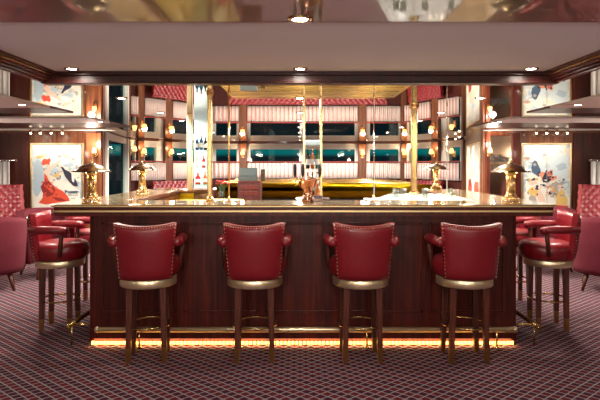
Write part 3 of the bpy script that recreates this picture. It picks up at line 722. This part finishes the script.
# left display case on the return counter
yc = D(84); zc0 = 1.14
case = thing('display_case', 'tall brass posted glass display case on the left bar return', 'display case', (X(200.5, 84), yc, zc0))
hh = ZC-zc0
for nm_x, ww in ((-.125, .065), (.11, .055)):
    bm = bm_new(); box(bm, (nm_x-ww/2, -.04, 0), (nm_x+ww/2, .02, hh), 0, .012); obj('post', bm, 'goldpale', case)
bm = bm_new(); box(bm, (-.10, .13, .02), (.09, .14, hh)); obj('back_panel', bm, 'caselight', case)
for z in (.06, .26, .47):
    bm = bm_new(); box(bm, (-.10, -.02, z), (.09, .13, z+.008)); obj('shelf', bm, 'shelf', case)
bl = make_bottle('squat orange red bottle on the lowest shelf of the glass display case', 'liqred', .14, .034); bl.location = (X(200.5, 84)-.04, yc+.05, zc0+.068)
for dx, z, bd, h, lab in ((.045, .068, 'liquor', .15, 'amber bottle on the lowest shelf of the glass display case'), (-.05, .268, 'liqclear', .18, 'clear bottle on the middle shelf of the glass display case'), (.03, .268, 'liqred', .15, 'red bottle on the middle shelf of the glass display case'),
                      (-.05, .478, 'liqblue', .17, 'dark blue bottle at left on the top shelf of the glass display case'), (.0, .478, 'liqblue', .19, 'dark blue bottle in the middle of the top shelf of the glass display case'), (.05, .478, 'liqdark', .16, 'dark bottle at right on the top shelf of the glass display case')):
    b = make_bottle(lab, bd, h, .024); b.location = (X(200.5, 84)+dx, yc+.05, zc0+z)
pole('brass_post', 'slim brass post in front of the glass display case', X(210.5, 118), D(118)-.03, 1.14, ZC, .036, 'brass')

# centre bottle rack
cy = D(115); cz = 1.14
rk = thing('bottle_rack', 'tall brass framed bottle rack behind the beer tower', 'rack', (X(313, 112), D(112), 0))
bm = bm_new(); box(bm, (-.15, -.1, 0), (.15, .22, cz)); obj('cabinet', bm, 'mahog', rk)
for sx in (-.08, .072):
    bm = bm_new(); box(bm, (sx-.011, -.04, cz), (sx+.011, -.018, ZC), 0, .004); obj('post', bm, 'brass', rk)
    bm = bm_new(); box(bm, (sx-.009, .12, cz), (sx+.009, .138, ZC), 0, .004); obj('post', bm, 'brass', rk)
for z in (1.17, 1.40, 1.61):
    bm = bm_new(); box(bm, (-.07, -.03, z), (.062, .13, z+.008)); obj('shelf', bm, 'shelf', rk)
bm = bm_new(); box(bm, (-.069, .0, 1.62), (.061, .12, 1.66), 0, .004); obj('lit_header', bm, 'caselight', rk)
bx, by = X(313, 112), D(112)
cols_ = ['liqred', 'liqdark', 'liqclear', 'liqdark', 'liquor', 'liqgreen']
words = ['red', 'black', 'clear', 'dark', 'amber', 'green']
for r, z in enumerate((1.178, 1.408)):
    for k in range(3):
        bd = cols_[(k+3*r) % 6]; b = make_bottle('%s bottle on the %s shelf of the centre bottle rack' % (words[(k+3*r) % 6], 'lower' if r == 0 else 'upper'), bd, .185 if r else .2, .019)
        b.location = (bx-.046+.043*k, by+.05, z)
# beer tower
bt = thing('beer_tower', 'copper domed beer tower with black tap handles at the middle of the bar', 'beer tap', (X(307.5, 119), D(119)-.03, 1.14))
bm = bm_new(); lathe(bm, [(.055, 0), (.055, .012), (.042, .018), (.040, .10), (.048, .106)], 24); obj('stem', bm, 'copper', bt)
bm = bm_new(); lathe(bm, [(.03, .10), (.055, .108), (.066, .125), (.078, .165), (.083, .17), (.083, .178), (.06, .186), (.035, .20), (.015, .205)], 28); obj('dome', bm, 'copper', bt)
for dx in (-.105, -.04, .10):
    bm = bm_new(); tube(bm, [(dx*.5, -.02, .17), (dx*.9, -.05, .18), (dx, -.06, .21)], .007, 8); tube(bm, [(dx*.9, -.05, .18), (dx*.95, -.085, .165), (dx*.95, -.09, .13)], .006, 8); fa = obj('faucet', bm, 'brass', bt)
    bm = bm_new(); lathe(bm, [(.007, .20), (.013, .22), (.016, .28), (.013, .305), (.005, .31)], 12, 0, (dx, -.06, 0)); obj('tap_handle', bm, 'black', fa)
bm = bm_new(); box(bm, (-.04, -.03, 0), (.035, .03, .05), 0, .004)
o = obj('drip_tray', bm, 'chrome'); o.location = (X(318, 121), D(121), 1.14); tag(o, 'small pale tray box beside the foot of the beer tower', 'tray')
bm = bm_new(); lathe(bm, [(.022, 0), (.026, .01), (.026, .08), (.01, .11), (.01, .14)], 14)
o = obj('liqueur_bottle', bm, 'liquor'); o.location = (X(317.5, 118), D(118)-.02, 1.14+.05); o.location.z = 1.14; o.location.y += .02
tag(o, 'stubby amber bottle between the beer tower and the rack', 'bottle')
# cash register cabinet
t = thing('register_stand', 'dark red wooden cabinet standing before the gold back counter under the cash register', 'cabinet', (X(249, 60), D(60)+.15, 0))
bm = bm_new(); box(bm, (-.19, -.15, 0), (.19, .25, 1.15), 0, .01); obj('body', bm, 'darkpanel', t)
bm = bm_new()
for z in (.93, 1.03): box(bm, (-.15, -.162, z), (.15, -.148, z+.07), 0, .004)
obj('drawer', bm, 'mahog', t)
bm = bm_new(); box(bm, (-.2, -.16, 1.15), (.2, .26, 1.17), 0, .005); obj('top', bm, 'mahog', t)
t = thing('cash_register', 'grey cash register on the red wooden cabinet', 'cash register', (X(247.5, 60), D(60)+.15, 1.17))
bm = bm_new(); box(bm, (-.16, -.12, 0), (.16, .2, .07), 0, .008); obj('drawer_base', bm, 'grey', t)
bm = bm_new(); mm = Matrix.Rotation(math.radians(-25), 4, 'X'); box(bm, (-.15, -.02, .08), (.15, .02, .24), 0, .008, mm); sc_ = obj('display', bm, 'grey', t)
bm = bm_new(); box(bm, (-.13, -.024, .10), (.13, -.019, .22), 0, 0, mm); obj('screen', bm, 'screen', sc_)
bm = bm_new(); mm2 = Matrix.Translation((0, -.06, .075)) @ Matrix.Rotation(math.radians(12), 4, 'X')
for i in range(8):
    for j in range(3): box(bm, (-.13+.033*i, -.05+.03*j, 0), (-.13+.033*i+.026, -.05+.03*j+.023, .012), 0, 0, mm2)
obj('keypad', bm, 'screen', t)
bm = bm_new(); box(bm, (.165, -.08, 0), (.235, .06, .2), 0, .01); o = obj('card_terminal', bm, 'liqdark'); 
o.location = (X(247.5, 60), D(60)+.15, 1.10); o.location = (X(247.5, 60)+.03, D(60)+.15, 1.17); 
o.location.x = X(262.5, 60)-.2; o.location.z = 1.17; tag(o, 'dark narrow terminal box right of the cash register', 'terminal')
# flowers
t = thing('flower_vase', 'small vase of red flowers left of the cash register', 'flowers', (X(220, 112), D(112), 1.03))
t.location = (X(222, 119), D(119)-.03, 1.14)
bm = bm_new(); lathe(bm, [(.022, 0), (.03, .03), (.026, .07), (.016, .09), (.021, .105), (.017, .105), (.012, .09)], 16, cap=False); obj('vase', bm, 'bglass', t)
bm = bm_new()
for k in range(9):
    a = k*2.4; r_ = .012+.006*k; tube(bm, [(0, 0, .02), (r_*.5*math.cos(a), r_*.5*math.sin(a), .11), (r_*math.cos(a), r_*math.sin(a), .14+.008*(k % 4))], .002, 5)
obj('stems', bm, 'leaf', t)
for k in range(9):
    a = k*2.4; r_ = .012+.006*k; bm = bm_new(); c = Vector((r_*math.cos(a), r_*math.sin(a), .145+.008*(k % 4)))
    sphere(bm, c, .009, 0, 6)
    for q in range(5):
        b_ = 2*PI*q/5; sphere(bm, c+Vector((.009*math.cos(b_), .009*math.sin(b_), .001)), .007, 0, 6, .6)
    obj('blossom', bm, 'petal', t)
bm = bm_new(); box(bm, (-.16, -.1, 0), (.16, .1, .012), 0, .003); o = obj('menu_stack', bm, 'paper'); o.location = (X(384, 114), D(114), 1.134); o.rotation_euler = (0, 0, .15); tag(o, 'stack of white papers on the service counter', 'papers')
def make_glass(label):
    t = thing('drinking_glass', label, 'glass', group='clear glasses on the service counter')
    bm = bm_new(); lathe(bm, [(.026, 0), (.028, .005), (.031, .09), (.029, .09), (.025, .008), (.001, .007)], 16, cap=False); obj('body', bm, 'bglass', t); return t
g0 = None
for k, px in enumerate((396, 404, 425, 452)):
    lab = '%s clear glass from the left on the white service counter' % names[k]; p = (X(px, 108), D(108)+.03*(k % 2), 1.134)
    if g0 is None: g0 = make_glass(lab); g0.location = p
    else: again(g0, p, 0, lab)

# ------------------------------------------------------------------ bar stools
def arc_back(bm, r_b, r_t, z0, z1, half, thick, top_dip, mi=0, cyo=.0, n=24, nv=10):
    def fn(u, v):
        a = -half+2*half*u; r = r_b+(r_t-r_b)*v
        zt = z1-top_dip*math.cos(a/half*PI/2)
        z = z0+(zt-z0)*v
        nrm = Vector((math.sin(a), -math.cos(a), .0))
        edge = min(u, 1-u, v*.8, (1-v)*.8); bulge = .012*min(1, edge/.12)
        return Vector((r*math.sin(a), cyo-r*math.cos(a), z))+nrm*bulge, nrm
    grid_solid(bm, fn, n, nv, thick, mi); return fn
def make_stool(label, lm_='leather'):
    t = thing('bar_stool', label, 'bar stool', group='red leather bar stools')
    for sx in (-1, 1):
        for sy in (-1, 1):
            bm = bm_new(); q = []
            for z, o_, h in ((.59, 0, .023), (.11, 1, .018)):
                ox, oy = (.126, .116) if o_ else (.116, .112); q.append([bm.verts.new((sx*ox+a*h, sy*oy+b*h, z)) for a, b in ((-1, -1), (1, -1), (1, 1), (-1, 1))])
            for i in range(4): bm.faces.new((q[0][i], q[0][(i+1) % 4], q[1][(i+1) % 4], q[1][i]))
            bm.faces.new(q[0]); bm.faces.new(q[1][::-1]); lg = obj('leg', bm, 'leg', t)
            bm = bm_new(); q = []
            for z, o_, h in ((.112, 0, .0185), (0, 1, .016)):
                ox, oy = (.129, .117) if o_ else (.126, .116); q.append([bm.verts.new((sx*ox+a*h, sy*oy+b*h, z)) for a, b in ((-1, -1), (1, -1), (1, 1), (-1, 1))])
            for i in range(4): bm.faces.new((q[0][i], q[0][(i+1) % 4], q[1][(i+1) % 4], q[1][i]))
            bm.faces.new(q[0]); bm.faces.new(q[1][::-1]); f = obj('brass_foot', bm, 'footb', lg); f['label'] = 'brass foot tip'
    bm = bm_new(); tube(bm, [(  .165*math.cos(2*PI*k/32), .165*math.sin(2*PI*k/32), .257) for k in range(32)], .008, 8, 0, None, True); obj('foot_ring', bm, 'brassd', t)
    bm = bm_new(); lathe(bm, [(.10, .553), (.204, .553), (.207, .557), (.207, .608), (.204, .612), (.10, .612)], 32); obj('brass_band', bm, 'railbrass', t)
    bm = bm_new(); lathe(bm, [(.02, .61), (.200, .616), (.222, .64), (.232, .69), (.228, .73), (.208, .757), (.16, .77), (.02, .775)], 36, sy=1.0, c=(0, .015, 0)); obj('seat', bm, lm_, t)
    half = math.radians(40)
    bm = bm_new(); fn = arc_back(bm, .296, .345, .617, 1.026, half, .045, .020, cyo=.085); obj('backrest', bm, lm_, t)
    bm = bm_new(); pts = []
    for i in range(15): pts.append(fn(.035, .04+.93*i/14)); pts.append(fn(.965, .04+.93*i/14))
    for i in range(1, 24): pts.append(fn(.035+.93*i/24, .97))
    for p, nn in pts: sphere(bm, p+nn*.002, .0048, 0, 6)
    obj('nailhead_trim', bm, 'nail', t)
    for sx in (-1, 1):
        bm = bm_new()
        tube(bm, [(sx*.222, -.165, .885), (sx*.244, -.09, .89), (sx*.250, 0, .89), (sx*.247, .07, .886), (sx*.243, .105, .88)], .035, 14); sphere(bm, (sx*.243, .105, .88), .035, 0, 12); sphere(bm, (sx*.222, -.165, .885), .035, 0, 12)
        ar = obj('armrest', bm, lm_, t)
        bm = bm_new(); tube(bm, [(sx*.243, .085, .87), (sx*.236, .075, .78), (sx*.226, .06, .66)], .019, 8); obj('arm_post', bm, 'leg', ar)
    return t
fs = [(141.8, 'leftmost of the four red leather bar stools along the bar front', .14), (253, 'second from the left of the four red leather bar stools along the bar front', .05),
      (363, 'third from the left of the four red leather bar stools along the bar front', .03), (471.5, 'rightmost of the four red leather bar stools along the bar front', .0)]
SY = 4.045
st = None
for px, lab, a in fs:
    x = X(px, 139.5)
    if st is None: st = make_stool(lab); st.location = (x, SY, 0); st.rotation_euler = (0, 0, a)
    else: again(st, (x, SY, 0), a, lab)
again(st, (-2.13, D(112.5), 0), -PI/2+.12, 'red leather bar stool at the front of the left bar side, next to the corner')
again(st, (-2.16, D(96), 0), -PI/2+.05, 'red leather bar stool further back on the left bar side, behind the front one')
again(st, (2.21, D(112), 0), PI/2-.12, 'red leather bar stool at the front of the right bar side, next to the corner')
again(st, (2.22, D(96), 0), PI/2-.05, 'red leather bar stool further back on the right bar side, behind the front one')

# ------------------------------------------------------------------ lounge chairs
def make_tub(label):
    t = thing('tub_armchair', label, 'armchair', group='rose tub armchairs')
    def fn(u, v):
        a = -2.1+4.2*u; top = .86-.16*(abs(a)/2.1)**2.2; r = .36+.03*v
        n = Vector((math.sin(a), -math.cos(a), 0)); e = min(1, min(u, 1-u, (1-v)*.7, v)/.06)
        return Vector((r*math.sin(a), -r*math.cos(a)*1.0, .20+(top-.20)*v))+n*.015*e, n
    bm = bm_new(); grid_solid(bm, fn, 36, 10, .10); obj('backrest', bm, 'rose', t)
    bm = bm_new(); lathe(bm, [(.02, .20), (.28, .20), (.30, .24), (.30, .40), (.27, .45), (.02, .46)], 28, c=(0, .04, 0)); obj('seat', bm, 'rose', t)
    for sx in (-1, 1):
        for sy in (-1, 1):
            bm = bm_new(); tube(bm, [(sx*.20, sy*.20, .23), (sx*.26, sy*.26, 0)], .028, 8, r2=.014); obj('leg', bm, 'leg', t)
    return t
tb = make_tub('rose red tub armchair at the left frame edge, seen from behind'); tb.location = (-3.62, D(86), 0); tb.rotation_euler = (0, 0, .5)
again(tb, (-3.30, D(76), 0), -2.3, 'rose red tub armchair behind the front left bar stool, below the left poster')
again(tb, (3.58, D(86), 0), -.5, 'rose red tub armchair at the right frame edge, seen from behind')
again(tb, (3.30, D(74), 0), 2.3, 'rose red tub armchair behind the front right bar stool, below the right poster')
def make_tsofa(label):
    t = thing('tufted_sofa', label, 'sofa', group='high backed tufted sofas'); W = 1.5
    fn, nu, nv = tuft_fn(W, .42, 1.15, .14, .12, .12, .03)
    def fn2(u, v):
        p, n = fn(u, v); p.x = (p.x-W)*(1-.08*v)+W-.0*v - .10*v*0; p.x -= .10*v*(u); return p, n
    bm = bm_new(); grid_solid(bm, fn2, nu*6, nv*6, .12, 0, Matrix.Translation((-W, .35, 0))); obj('backrest', bm, 'tuft', t)
    bm = bm_new(); box(bm, (-W, -.28, .26), (0, .30, .44), 0, .04); obj('seat', bm, 'tuft', t)
    for x in (-W+.08, -.08):
        for y in (-.22, .28):
            bm = bm_new(); tube(bm, [(x, y, .28), (x, y, 0)], .026, 8, r2=.015); obj('leg', bm, 'leg', t)
    return t
ts = make_tsofa('high backed red tufted sofa below the white curtain on the left'); ts.location = (X(28.5, 68), D(68)-.3, 0); ts.rotation_euler = (0, 0, .12)
tr = make_tsofa('high backed red tufted sofa below the white curtain on the right'); tr.location = (X(573, 68), D(68)-.3, 0); tr.rotation_euler = (0, 0, -.12)
for ch in tr.children:                       # mirrored: the open end faces left
    me = ch.data.copy(); ch.data = me
    for v in me.vertices: v.co.x = -v.co.x
    me.flip_normals()

# ------------------------------------------------------------------ world, camera, view
w = bpy.data.worlds.new('night'); sc.world = w; w.use_nodes = True; N = w.node_tree.nodes; Lk = w.node_tree.links
tc = N.new('ShaderNodeTexCoord'); sp = N.new('ShaderNodeSeparateXYZ'); rp = N.new('ShaderNodeValToRGB'); bg = N['Background']
mp = N.new('ShaderNodeMapRange'); mp.inputs['From Min'].default_value = -.05; mp.inputs['From Max'].default_value = .15
Lk.new(tc.outputs['Generated'], sp.inputs[0]); Lk.new(sp.outputs['Z'], mp.inputs['Value']); Lk.new(mp.outputs[0], rp.inputs[0]); Lk.new(rp.outputs[0], bg.inputs[0])
e = rp.color_ramp.elements; e[0].position = .325; e[0].color = (.004, .012, .016, 1); e[1].position = .36; e[1].color = (.0, .15, .15, 1)
n3 = e.new(.7); n3.color = (.006, .03, .05, 1)
bg.inputs[1].default_value = 1.0
cd = bpy.data.cameras.new('camera'); cam = bpy.data.objects.new('camera', cd); COL.objects.link(cam)
cam.location = (0, 0, CZ); cam.rotation_euler = (PI/2, 0, 0); cd.sensor_width = 36; cd.lens = F/600*36; cd.shift_y = -35/600; cd.clip_start = .05
sc.camera = cam
vs = sc.view_settings; vs.view_transform = 'Standard'; vs.look = 'None'; vs.exposure = 0; vs.gamma = 1; vs.use_curve_mapping = False
sc.cycles.max_bounces = 10; sc.cycles.glossy_bounces = 6; sc.cycles.transparent_max_bounces = 16; sc.cycles.use_denoising = True
sc.cycles.sample_clamp_indirect = 4; sc.cycles.caustics_reflective = False; sc.cycles.caustics_refractive = False; sc.cycles.blur_glossy = .2
